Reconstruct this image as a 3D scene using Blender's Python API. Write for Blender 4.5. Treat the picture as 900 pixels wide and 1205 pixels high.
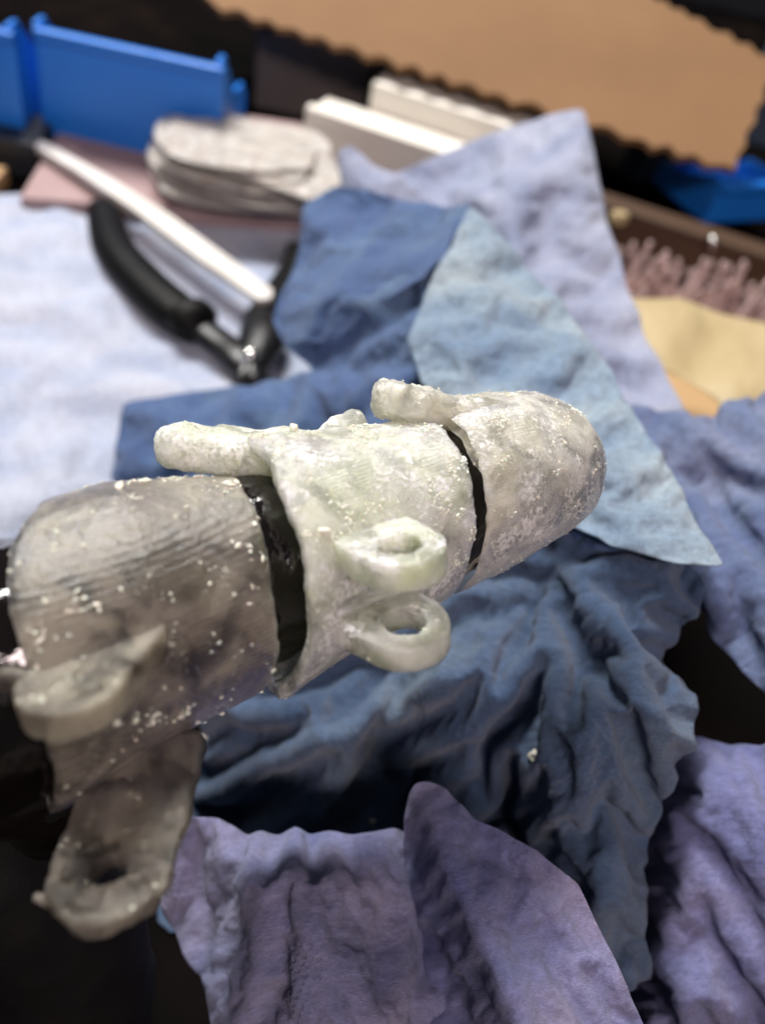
import bpy, bmesh, math, random
import numpy as np
from mathutils import Vector, Matrix
from mathutils.geometry import delaunay_2d_cdt
rng = np.random.RandomState(7); random.seed(7)
R = math.radians
for o in list(bpy.data.objects): bpy.data.objects.remove(o)
scene = bpy.context.scene; col = scene.collection

# ---------------------------------------------------------------- camera
K, CX, CY = 1011.0, 450.0, 602.5          # focal length and centre in pixels of the 900 x 1205 photograph
H, TH, RO = 185.0, R(45), R(14)           # camera height over the bench (mm), pitch, roll
F_ = np.array([0, math.cos(TH), -math.sin(TH)]); U0 = np.array([0, math.sin(TH), math.cos(TH)]); X0 = np.array([1.0, 0, 0])
RT = math.cos(RO)*X0 + math.sin(RO)*U0; UP = -math.sin(RO)*X0 + math.cos(RO)*U0
CAM = np.array([0, 0, H]); B3 = np.stack([RT, UP, F_])       # rows: camera axes in the world
cd = bpy.data.cameras.new('camera'); cam = bpy.data.objects.new('camera', cd); col.objects.link(cam)
m = Matrix([[RT[i], UP[i], -F_[i], 0] for i in range(3)] + [[0, 0, 0, 1]]); m.translation = Vector(CAM*0.001)
cam.matrix_world = m
cd.sensor_fit = 'HORIZONTAL'; cd.sensor_width = 3.42; cd.lens = 3.42*K/900
cd.clip_start = 0.005; cd.clip_end = 20
cd.dof.use_dof = True; cd.dof.focus_distance = 0.113; cd.dof.aperture_fstop = 1.7
scene.camera = cam

# ---------------------------------------------------------------- light
w = bpy.data.worlds.new('World'); scene.world = w; w.use_nodes = True
w.node_tree.nodes['Background'].inputs[0].default_value = (0.95, 0.93, 1.0, 1)
w.node_tree.nodes['Background'].inputs[1].default_value = 0.06
def area(name, loc, tgt, sx, sy, power, colr):
    d = bpy.data.lights.new(name, 'AREA'); d.shape = 'RECTANGLE'; d.size = sx; d.size_y = sy; d.energy = power; d.color = colr
    o = bpy.data.objects.new(name, d); col.objects.link(o); o.location = loc
    o.rotation_euler = (Vector(tgt)-Vector(loc)).to_track_quat('-Z', 'Y').to_euler(); return o
area('ceiling_lamp', (-0.50, 0.75, 1.15), (0.0, 0.2, 0.05), 0.7, 0.18, 31, (1.0, 0.97, 0.93))
area('bench_lamp', (0.22, -0.50, 0.72), (0.02, 0.10, 0.05), 0.30, 0.12, 4.7, (1.0, 0.82, 0.80))
vs = scene.view_settings; vs.view_transform = 'Standard'; vs.look = 'None'; vs.exposure = 0.2; vs.gamma = 1
scene.cycles.use_denoising = True
scene.cycles.max_bounces = 10; scene.cycles.transmission_bounces = 8

# ---------------------------------------------------------------- helpers
def cam2w(p): p = np.asarray(p, float); return CAM + p @ B3
def pc(px, py, z): return np.array([(px-CX)/K*z, -(py-CY)/K*z, z])          # pixel of the photograph + distance -> camera axes, mm
def W(px, py, z): return cam2w(pc(px, py, z))
def T(px, py, h=0.0):                                                     # point at height h over the bench
    d = pc(px, py, 1.0) @ B3; return CAM + d*((h-H)/d[2])
def hsh(ix, iy, iz, s):
    h = (ix.astype(np.int64)*374761393 + iy.astype(np.int64)*668265263 + iz.astype(np.int64)*2147483647 + s*974711) & 0xffffffff
    h = ((h ^ (h >> 13))*1274126177) & 0xffffffff; h = ((h ^ (h >> 16))*2246822519) & 0xffffffff
    return ((h ^ (h >> 15)) & 0xffffff)/float(0xffffff)*2-1
def noise(p, s=0):                                                        # smooth value noise, p: n x 3
    p = np.asarray(p, float); i = np.floor(p).astype(np.int64); f = p-i; f = f*f*f*(f*(f*6-15)+10); r = 0
    for a in (0, 1):
        for b in (0, 1):
            for c in (0, 1):
                r = r + hsh(i[:, 0]+a, i[:, 1]+b, i[:, 2]+c, s)*(f[:, 0] if a else 1-f[:, 0])*(f[:, 1] if b else 1-f[:, 1])*(f[:, 2] if c else 1-f[:, 2])
    return r
def fbm(p, s=0, o=4):
    return sum(noise(p*2.03**k+k*7.7, s+k)*0.5**k for k in range(o))
def facet(q, s=0):                                                        # creased-paper noise: linear over a warped triangle lattice, q: n x 2
    u = q[:, 0]+q[:, 1]*0.57735; v = q[:, 1]*1.1547
    i = np.floor(u).astype(np.int64); j = np.floor(v).astype(np.int64); a = u-i; b = v-j; z = np.zeros_like(i)
    h00, h10, h01, h11 = hsh(i, j, z, s), hsh(i+1, j, z, s), hsh(i, j+1, z, s), hsh(i+1, j+1, z, s)
    lo = (a+b) < 1
    return np.where(lo, h00+(h10-h00)*a+(h01-h00)*b, h11+(h01-h11)*(1-a)+(h10-h11)*(1-b))
def crumple(q, s=0, L=18.0, oct=4, gain=0.5, warp=0.35):
    p3 = np.c_[q/L, np.zeros(len(q))+s*3.1]; r = 0; amp = 1.0; l = L
    for k in range(oct):
        wq = q/l + warp*np.c_[noise(np.c_[q/l*0.9, p3[:, 2]+k], s+11+k), noise(np.c_[q/l*0.9, p3[:, 2]+k+40], s+23+k)]
        a = 0.7*k+s; c_, s_ = math.cos(a), math.sin(a); wq = wq @ np.array([[c_, -s_], [s_, c_]])
        z0 = np.zeros(len(q))+k*5.3
        fo = 1-2.2*np.abs(noise(np.c_[wq*0.62, z0], s+71+k)); wt = 0.5+0.5*noise(np.c_[q/L/1.6, z0], s+91)
        r = r + amp*(0.62*facet(wq, s+31*k)+0.62*fo*(0.35+wt)); amp *= gain*(0.75+0.5*wt) if k else gain; l *= 0.5
    return r

def mesh_obj(name, v, f, mat, parent=None, smooth=True, origin=None, uv=None):
    """v: world mm, n x 3."""
    v = np.asarray(v, float)
    if parent is not None: org = np.array(parent['_o'][:])
    else: org = np.array([v[:, 0].mean(), v[:, 1].mean(), v[:, 2].min()]) if origin is None else np.array(origin)
    me = bpy.data.meshes.new(name); me.from_pydata(((v-org)*0.001).tolist(), [], [list(map(int, t)) for t in f] if not isinstance(f, np.ndarray) else f.tolist())
    me.update()
    if smooth: me.polygons.foreach_set('use_smooth', [True]*len(me.polygons))
    if uv is not None:
        at = me.attributes.new('sheet', 'FLOAT_VECTOR', 'POINT'); at.data.foreach_set('vector', np.c_[uv, np.zeros(len(uv))].ravel())
    if mat: me.materials.append(mat)
    o = bpy.data.objects.new(name, me); col.objects.link(o); o.location = (0, 0, 0) if parent is not None else Vector(org*0.001)
    if parent is not None: o.parent = parent
    o['_o'] = [float(x) for x in org]
    return o
def empty(name, loc):
    o = bpy.data.objects.new(name, None); col.objects.link(o); o.location = Vector(np.array(loc)*0.001); o.empty_display_size = 0.01
    o['_o'] = [float(x) for x in loc]; return o
def tag(o, label=None, cat=None, group=None, kind=None):
    if label: o['label'] = label
    if cat: o['category'] = cat
    if group: o['group'] = group
    if kind: o['kind'] = kind
    return o
def normals(v, f):
    f = np.asarray(f); n = np.zeros_like(v)
    for k in range(1, f.shape[1]-1):
        c = np.cross(v[f[:, k]]-v[f[:, 0]], v[f[:, k+1]]-v[f[:, 0]])
        for q in (0, k, k+1): np.add.at(n, f[:, q], c)
    return n/np.maximum(np.linalg.norm(n, axis=1), 1e-9)[:, None]
def gridfaces(nu, nv, cu=True, cv=False, flip=False):
    i, j = np.meshgrid(np.arange(nu if cu else nu-1), np.arange(nv if cv else nv-1), indexing='ij')
    a = i*nv+j; b = ((i+1) % nu)*nv+j; c = ((i+1) % nu)*nv+(j+1) % nv; d = i*nv+(j+1) % nv
    q = np.stack([a, b, c, d], -1).reshape(-1, 4); return q[:, ::-1] if flip else q
def rbox(name, c, size, mat, parent=None, yaw=0, tilt=(0, 0), bev=1.0, seg=2, ax=None):
    """bevelled box, c = centre of its bottom in mm"""
    bm = bmesh.new(); bmesh.ops.create_cube(bm, size=1)
    for q in bm.verts: q.co = Vector((q.co.x*size[0], q.co.y*size[1], (q.co.z+0.5)*size[2]))
    bmesh.ops.bevel(bm, geom=bm.edges[:], offset=min(bev, min(size)*0.45), segments=seg, affect='EDGES', profile=0.6)
    M = ax if ax is not None else (Matrix.Rotation(yaw, 3, 'Z') @ Matrix.Rotation(tilt[0], 3, 'X') @ Matrix.Rotation(tilt[1], 3, 'Y'))
    bm.verts.index_update()
    v = np.array([list(M @ q.co) for q in bm.verts])+np.array(c); f = [[x.index for x in p.verts] for p in bm.faces]; bm.free()
    return mesh_obj(name, v, f, mat, parent, smooth=False)
def prism(name, pts, thick, mat, parent=None, bev=0.6, noise_amp=0):
    """solid from a 3-D polygon (world mm, nearly flat) given thickness downwards along its normal"""
    pts = np.asarray(pts, float); n = np.zeros(3)
    for i in range(len(pts)): n += np.cross(pts[i]-pts.mean(0), pts[(i+1) % len(pts)]-pts.mean(0))
    n /= np.linalg.norm(n)
    bm = bmesh.new(); top = [bm.verts.new(p) for p in pts]; bot = [bm.verts.new(p-n*thick) for p in pts]; N = len(pts)
    bm.faces.new(top); bm.faces.new(bot[::-1])
    for i in range(N): bm.faces.new([top[i], bot[i], bot[(i+1) % N], top[(i+1) % N]])
    if bev: bmesh.ops.bevel(bm, geom=bm.edges[:], offset=bev, segments=2, affect='EDGES', profile=0.6, clamp_overlap=True)
    bmesh.ops.recalc_face_normals(bm, faces=bm.faces[:]); bm.verts.index_update()
    v = np.array([list(q.co) for q in bm.verts]); f = [[x.index for x in p.verts] for p in bm.faces]; bm.free()
    return mesh_obj(name, v, f, mat, parent, smooth=False)
def smooth_path(P, n):
    P = np.asarray(P, float); t = np.linspace(0, len(P)-1, n); i = np.clip(t.astype(int), 0, len(P)-2); f = (t-i)[:, None]
    g = lambda k: P[np.clip(k, 0, len(P)-1)]
    p0, p1, p2, p3 = g(i-1), g(i), g(i+1), g(i+2)
    return 0.5*((2*p1)+(-p0+p2)*f+(2*p0-5*p1+4*p2-p3)*f*f+(-p0+3*p1-3*p2+p3)*f**3)
def tube(name, path, rad, mat, parent=None, n=24, m=16, flat=1.0, flatdir=(0, 0, 1), lump=0.0, seed=0):
    """capped tube along a path; flat squeezes it along flatdir"""
    P = smooth_path(path, n); r = smooth_path(np.c_[np.asarray(rad, float)], n)[:, 0] if np.ndim(rad) else np.full(n, rad)
    P = np.vstack([P[:1], P[:1], P, P[-1:], P[-1:]]); d0 = P[3]-P[2]; d0 /= np.linalg.norm(d0); d1 = P[-3]-P[-4]; d1 /= np.linalg.norm(d1)
    P[0] -= d0*r[0]*0.5; P[1] -= d0*r[0]*0.38; P[-1] += d1*r[-1]*0.5; P[-2] += d1*r[-1]*0.38
    r = np.r_[r[0]*0.02, r[0]*0.65, r, r[-1]*0.65, r[-1]*0.02]
    n += 4; tg = np.gradient(P, axis=0); tg /= np.linalg.norm(tg, axis=1)[:, None]; fd = np.array(flatdir, float)
    v = []
    for i in range(n):
        b = fd-tg[i]*fd.dot(tg[i]); b /= np.linalg.norm(b); a = np.cross(tg[i], b)
        th = np.arange(m)/m*2*math.pi
        v.append(P[i]+r[i]*(np.cos(th)[:, None]*a+flat*np.sin(th)[:, None]*b))
    v = np.vstack(v)
    if lump:
        c = np.repeat(P, m, axis=0); v = v+(v-c)*(fbm(v/4, seed, 3)*lump)[:, None]
    return mesh_obj(name, v, gridfaces(n, m, False, True), mat, parent)

# ---------------------------------------------------------------- materials
def mat(name, colr, rough=0.6, **kw):
    mt = bpy.data.materials.new(name); mt.use_nodes = True; nt = mt.node_tree; b = nt.nodes['Principled BSDF']
    b.inputs['Base Color'].default_value = (*colr, 1); b.inputs['Roughness'].default_value = rough
    for k, x in kw.items(): b.inputs[k].default_value = x
    return mt, nt, b
def nd(nt, t, **kw):
    n = nt.nodes.new(t)
    for k, x in kw.items(): setattr(n, k, x)
    return n
def mm(nt, src='Object', scale=(1, 1, 1)):
    tc = nd(nt, 'ShaderNodeTexCoord'); mp = nd(nt, 'ShaderNodeMapping'); mp.inputs['Scale'].default_value = [1000*s for s in scale]
    nt.links.new(tc.outputs[src], mp.inputs[0]); return mp.outputs[0]
def ntex(nt, vec, scale, detail=4, rough=0.55, dist=0):
    n = nd(nt, 'ShaderNodeTexNoise'); n.inputs['Scale'].default_value = scale; n.inputs['Detail'].default_value = detail
    n.inputs['Roughness'].default_value = rough; n.inputs['Distortion'].default_value = dist; nt.links.new(vec, n.inputs['Vector']); return n.outputs['Fac']
def ramp(nt, fac, stops):
    r = nd(nt, 'ShaderNodeValToRGB'); e = r.color_ramp.elements
    while len(e) < len(stops): e.new(0.5)
    for q, (p, c) in zip(e, stops): q.position = p; q.color = (*c, 1) if len(c) == 3 else c
    nt.links.new(fac, r.inputs[0]); return r.outputs[0]
def bump(nt, b, h, dist=0.0002, strength=1.0, prev=None):
    n = nd(nt, 'ShaderNodeBump'); n.inputs['Distance'].default_value = dist; n.inputs['Strength'].default_value = strength
    nt.links.new(h, n.inputs['Height'])
    if prev is not None: nt.links.new(prev, n.inputs['Normal'])
    nt.links.new(n.outputs[0], b.inputs['Normal']); return n.outputs[0]
def simple(name, c1, c2, rough, scale=0.05, bscale=1.5, bdist=0.0001, **kw):
    mt, nt, b = mat(name, c1, rough, **kw); v = mm(nt)
    nt.links.new(ramp(nt, ntex(nt, v, scale, 6, 0.6), [(0.3, c1), (0.7, c2)]), b.inputs['Base Color'])
    bump(nt, b, ntex(nt, v, bscale, 4), bdist); return mt

def towel_mat(name, c1, c2, c3, emboss=None, transl=0.25):
    mt, nt, b = mat(name, c1, 0.9); L = nt.links.new
    at = nd(nt, 'ShaderNodeAttribute', attribute_name='sheet'); v = at.outputs['Vector']
    big = ntex(nt, v, 0.035, 5, 0.6, 0.6); mid = ntex(nt, v, 0.6, 5, 0.7)
    mp = nd(nt, 'ShaderNodeMapping'); mp.inputs['Scale'].default_value = (1.0, 5.0, 1); mp.inputs['Rotation'].default_value = (0, 0, 0.9); L(v, mp.inputs[0])
    fib = ntex(nt, mp.outputs[0], 1.6, 5, 0.75, 0.5)
    mx = nd(nt, 'ShaderNodeMix', data_type='RGBA'); L(big, mx.inputs[0])
    c = ramp(nt, big, [(0.32, c1), (0.52, c2), (0.72, c3)])
    sp = ramp(nt, mid, [(0.3, (0.70,)*3), (0.7, (1.18,)*3)]); sp2 = ramp(nt, fib, [(0.32, (0.62,)*3), (0.66, (1.2,)*3)])
    m1 = nd(nt, 'ShaderNodeMix', data_type='RGBA', blend_type='MULTIPLY'); m1.inputs[0].default_value = 1; L(c, m1.inputs[6]); L(sp, m1.inputs[7])
    m2 = nd(nt, 'ShaderNodeMix', data_type='RGBA', blend_type='MULTIPLY'); m2.inputs[0].default_value = 1; L(m1.outputs[2], m2.inputs[6]); L(sp2, m2.inputs[7])
    nt.nodes.remove(mx); L(m2.outputs[2], b.inputs['Base Color'])
    b.inputs['Sheen Weight'].default_value = 0.25; b.inputs['Specular IOR Level'].default_value = 0.2
    p = bump(nt, b, fib, 0.00035, 0.9); p = bump(nt, b, mid, 0.0005, 0.6, p)
    # embossed dimples in the paper, in bands
    wv = nd(nt, 'ShaderNodeMapping'); wv.inputs['Rotation'].default_value = (0, 0, 0.35); L(v, wv.inputs[0])
    vo = nd(nt, 'ShaderNodeTexVoronoi'); vo.inputs['Scale'].default_value = 0.95; vo.inputs['Randomness'].default_value = 0.12; L(wv.outputs[0], vo.inputs['Vector'])
    dm = ramp(nt, vo.outputs['Distance'], [(0.18, (0,)*3), (0.42, (1,)*3)])
    band = ramp(nt, ntex(nt, v, 0.03, 2), [(0.52, (0,)*3), (0.60, (1,)*3)])
    mb = nd(nt, 'ShaderNodeMix', data_type='RGBA'); L(band, mb.inputs[0]); mb.inputs[6].default_value = (1, 1, 1, 1); L(dm, mb.inputs[7])
    bump(nt, b, mb.outputs[2], 0.0005, emboss if emboss else 0.35, p)
    # thin paper lets some light through
    tr = nd(nt, 'ShaderNodeBsdfTranslucent'); L(m2.outputs[2], tr.inputs[0]); L(b.inputs['Normal'].links[0].from_socket, tr.inputs['Normal'])
    ms = nd(nt, 'ShaderNodeMixShader'); ms.inputs[0].default_value = transl
    L(b.outputs[0], ms.inputs[1]); L(tr.outputs[0], ms.inputs[2]); L(ms.outputs[0], nt.nodes['Material Output'].inputs[0])
    return mt

LAYN = np.array([-0.03, .89, -.45]); LAYN /= np.linalg.norm(LAYN); LAYW = LAYN @ B3     # build direction of the print, world axes
def resin(name, c1, c2, powder=0.5, sss=1.0, transm=0.25, pw=(0.78, 0.78, 0.70), pitch=0.30, lay=0.45):
    mt, nt, b = mat(name, c1, 0.3); L = nt.links.new; v = mm(nt)
    b.inputs['Subsurface Weight'].default_value = sss; b.inputs['Subsurface Radius'].default_value = (1.0, 1.0, 0.85)
    b.inputs['Subsurface Scale'].default_value = 0.0042; b.inputs['Transmission Weight'].default_value = transm; b.inputs['IOR'].default_value = 1.38; b.inputs['Specular IOR Level'].default_value = 0.35
    big = ntex(nt, v, 0.11, 5, 0.6, 0.5); fine = ntex(nt, v, 1.7, 7, 0.7)
    c = ramp(nt, big, [(0.35, c1), (0.65, c2)])
    # dusty support residue lying on it: fine specks, thicker in clouds
    cloud = ntex(nt, v, 0.22, 3)
    mul = nd(nt, 'ShaderNodeMath', operation='MULTIPLY'); L(fine, mul.inputs[0]); L(cloud, mul.inputs[1])
    lo = 0.40-powder*0.22
    mask = ramp(nt, mul.outputs[0], [(lo, (0,)*3), (lo+0.09, (1,)*3)])
    mx = nd(nt, 'ShaderNodeMix', data_type='RGBA'); L(mask, mx.inputs[0]); L(c, mx.inputs[6]); mx.inputs[7].default_value = (*pw, 1); L(mx.outputs[2], b.inputs['Base Color'])
    rr = ramp(nt, mask, [(0, (0.34,)*3), (1, (0.85,)*3)]); L(rr, b.inputs['Roughness'])
    tz = ramp(nt, ntex(nt, v, 0.16, 4, 0.6, 0.8), [(0.38, (transm-0.28,)*3), (0.62, (min(1, transm+0.18),)*3)])
    im = nd(nt, 'ShaderNodeMath', operation='SUBTRACT'); im.inputs[0].default_value = 1; L(mask, im.inputs[1])
    tt = nd(nt, 'ShaderNodeMath', operation='MULTIPLY'); L(im.outputs[0], tt.inputs[0]); L(tz, tt.inputs[1]); L(tt.outputs[0], b.inputs['Transmission Weight'])
    # layer steps of the print
    tc = nd(nt, 'ShaderNodeTexCoord'); dt = nd(nt, 'ShaderNodeVectorMath', operation='DOT_PRODUCT'); L(tc.outputs['Object'], dt.inputs[0]); dt.inputs[1].default_value = LAYW
    wob = nd(nt, 'ShaderNodeMath', operation='MULTIPLY_ADD'); L(ntex(nt, v, 0.25, 2), wob.inputs[0]); wob.inputs[1].default_value = 0.10; 
    sc = nd(nt, 'ShaderNodeMath', operation='MULTIPLY'); L(dt.outputs['Value'], sc.inputs[0]); sc.inputs[1].default_value = 1000/pitch; L(sc.outputs[0], wob.inputs[2])
    fr_ = nd(nt, 'ShaderNodeMath', operation='PINGPONG'); L(wob.outputs[0], fr_.inputs[0]); fr_.inputs[1].default_value = 0.5
    p = bump(nt, b, fr_.outputs[0], 0.00012, lay)
    p = bump(nt, b, fine, 0.00030, 0.45, p); bump(nt, b, mask, 0.0002, 0.7, p)
    return mt

M = {}
M['resin_clear'] = resin('frosted_clear_resin', (0.78, 0.84, 0.62), (0.95, 0.99, 0.84), 0.66, transm=0.58, pw=(0.90, 0.90, 0.84), lay=0.5)
M['resin_grey'] = resin('smoky_clear_resin', (0.26, 0.225, 0.20), (0.47, 0.43, 0.34), 0.26, transm=0.80, pw=(0.66, 0.64, 0.56), pitch=0.62, lay=0.6)
M['resin_warm'] = resin('warm_clear_resin', (0.76, 0.74, 0.60), (0.95, 0.94, 0.84), 0.57, transm=0.62, pw=(0.88, 0.87, 0.80), lay=0.3)
M['crumb'] = simple('white_residue', (0.66, 0.65, 0.54), (0.78, 0.77, 0.68), 0.8, 0.3, 3, 0.0002, **{'Subsurface Weight': 0.3, 'Subsurface Scale': 0.0005})
M['core'] = simple('glossy_black_sleeve', (0.0025, 0.0022, 0.0022), (0.006, 0.004, 0.004), 0.08, 0.1, 0.22, 0.0004, **{'Coat Weight': 0.0, 'Coat Roughness': 0.05})
M['rubber'] = simple('matt_black_rubber', (0.004, 0.004, 0.005), (0.007, 0.006, 0.006), 0.7, 0.1, 2.0, 0.0001, **{'Specular IOR Level': 0.15})
M['towel'] = towel_mat('shaded_blue_paper_towel', (0.050, 0.095, 0.19), (0.088, 0.148, 0.27), (0.18, 0.255, 0.35))  # blue towel darkened in colour for the shade under the finger
M['towel_deep'] = towel_mat('deep_blue_paper_towel', (0.07, 0.14, 0.34), (0.11, 0.20, 0.42), (0.18, 0.29, 0.46))
M['towel_lit'] = towel_mat('lit_blue_paper_towel', (0.24, 0.37, 0.56), (0.40, 0.53, 0.66), (0.58, 0.68, 0.74))  # lit copy of the deep blue towel, light put into its colour
M['towel_mid'] = towel_mat('mid_blue_paper_towel', (0.12, 0.17, 0.38), (0.20, 0.27, 0.47), (0.38, 0.42, 0.60))
M['towel_lav'] = towel_mat('lavender_paper_towel', (0.36, 0.42, 0.62), (0.50, 0.55, 0.74), (0.66, 0.69, 0.83))
M['towel_warm_lit'] = towel_mat('warm_lit_paper_towel', (0.14, 0.17, 0.38), (0.26, 0.27, 0.49), (0.43, 0.39, 0.57), emboss=0.7)  # blue towel with the warm front light put into its colour
M['towel_warm_lit_plain'] = towel_mat('plain_warm_lit_paper_towel', (0.15, 0.18, 0.42), (0.27, 0.28, 0.54), (0.45, 0.40, 0.61), emboss=0.06)  # less embossed copy, warm front light in its colour too
M['towel_white'] = towel_mat('white_paper_sheet', (0.48, 0.56, 0.76), (0.60, 0.65, 0.80), (0.68, 0.71, 0.83), transl=0.1)

# ---------------------------------------------------------------- bench
bn, bt, bb = mat('dark_bench_top', (0.03, 0.02, 0.015), 0.9, **{'Specular IOR Level': 0.0}); v_ = mm(bt)
bt.links.new(ramp(bt, ntex(bt, v_, 0.02, 6, 0.6), [(0.3, (0.003, 0.003, 0.003)), (0.55, (0.005, 0.004, 0.004)), (0.8, (0.012, 0.008, 0.006))]), bb.inputs['Base Color'])
bump(bt, bb, ntex(bt, v_, 0.5, 5), 0.0002)
tag(rbox('bench_top', (0, 600, -30), (2400, 2200, 30), bn, bev=2), kind='structure')

# ---------------------------------------------------------------- paper sheets
def in_poly(pts, poly):
    x, y = pts[:, 0], pts[:, 1]; c = np.zeros(len(pts), bool); n = len(poly)
    for i in range(n):
        x0, y0 = poly[i]; x1, y1 = poly[(i+1) % n]
        if y0 == y1: continue
        c ^= ((y0 > y) != (y1 > y)) & (x < (x1-x0)*(y-y0)/(y1-y0)+x0)
    return c
def acc(i, wgt, n): return np.stack([np.bincount(i, wgt[:, k], n) for k in range(3)], -1)
def edges_of(f):
    e = np.sort(np.vstack([f[:, [0, 1]], f[:, [1, 2]], f[:, [2, 0]]]), axis=1); op = np.r_[f[:, 2], f[:, 0], f[:, 1]]
    ue, inv, cnt = np.unique(e, axis=0, return_inverse=True, return_counts=True); inv = inv.ravel()
    o = np.argsort(inv, kind='stable'); st_ = np.r_[0, np.cumsum(cnt)[:-1]]; two = cnt == 2
    return ue, cnt, inv, np.c_[op[o[st_[two]]], op[o[st_[two]+1]]]
def subdiv(v, f):
    ue, cnt, inv, _ = edges_of(f); m_ = len(f); a, b, c = inv[:m_]+len(v), inv[m_:2*m_]+len(v), inv[2*m_:]+len(v)
    return np.vstack([v, (v[ue[:, 0]]+v[ue[:, 1]])/2]), np.vstack([np.c_[f[:, 0], a, c], np.c_[a, f[:, 1], b], np.c_[c, b, f[:, 2]], np.c_[a, b, c]])
def lapl(v, f, k, a_=0.6):
    ue, cnt, _, _ = edges_of(f); n = len(v); deg = np.bincount(ue.ravel(), minlength=n)[:, None]; bd = np.unique(ue[cnt == 1])
    for _ in range(k):
        nv = v*(1-a_)+a_*(acc(ue[:, 0], v[ue[:, 1]], n)+acc(ue[:, 1], v[ue[:, 0]], n))/deg; nv[bd] = v[bd]; v = nv
    return v
def buckle(v, f, grow, iters, attach, bend, rest_src=None, fan=None):
    """let a sheet that is `grow` too large for its frame crumple: edges keep their length, bending is resisted"""
    ue, cnt, _, opp = edges_of(f); n = len(v); base = rest_src if rest_src is not None else v
    def rest(E):
        d = base[E[:, 0]]-base[E[:, 1]]; l2 = (d*d).sum(1)
        if fan is None: return np.sqrt(l2)*(1+grow)
        mid = (base[E[:, 0]]+base[E[:, 1]])/2; ang = fan(mid); ac = d[:, 0]*np.cos(ang)+d[:, 1]*np.sin(ang)
        return np.sqrt(l2+((1+grow*1.6)**2-1)*ac**2)*(1+grow*0.2)
    l0 = rest(ue); lb = rest(opp)
    A = np.r_[ue[:, 0], opp[:, 0]]; B = np.r_[ue[:, 1], opp[:, 1]]; L0 = np.r_[l0, lb]; wt = np.r_[np.ones(len(ue)), np.full(len(opp), bend)]
    den = (np.bincount(A, wt, n)+np.bincount(B, wt, n))[:, None]; x = v.copy(); x0 = v.copy(); vel = np.zeros_like(x)
    att = np.full((n, 1), attach); att[np.unique(ue[cnt == 1])] = 0.05
    for it in range(iters):
        d = x[B]-x[A]; l = np.linalg.norm(d, axis=1); c = d*((l-L0)/np.maximum(l, 1e-6)*wt*0.5)[:, None]
        dx = (acc(A, c, n)-acc(B, c, n))/den*1.7+att*(x0-x)
        vel = vel*0.85+dx; x = x+vel
    return x
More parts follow.
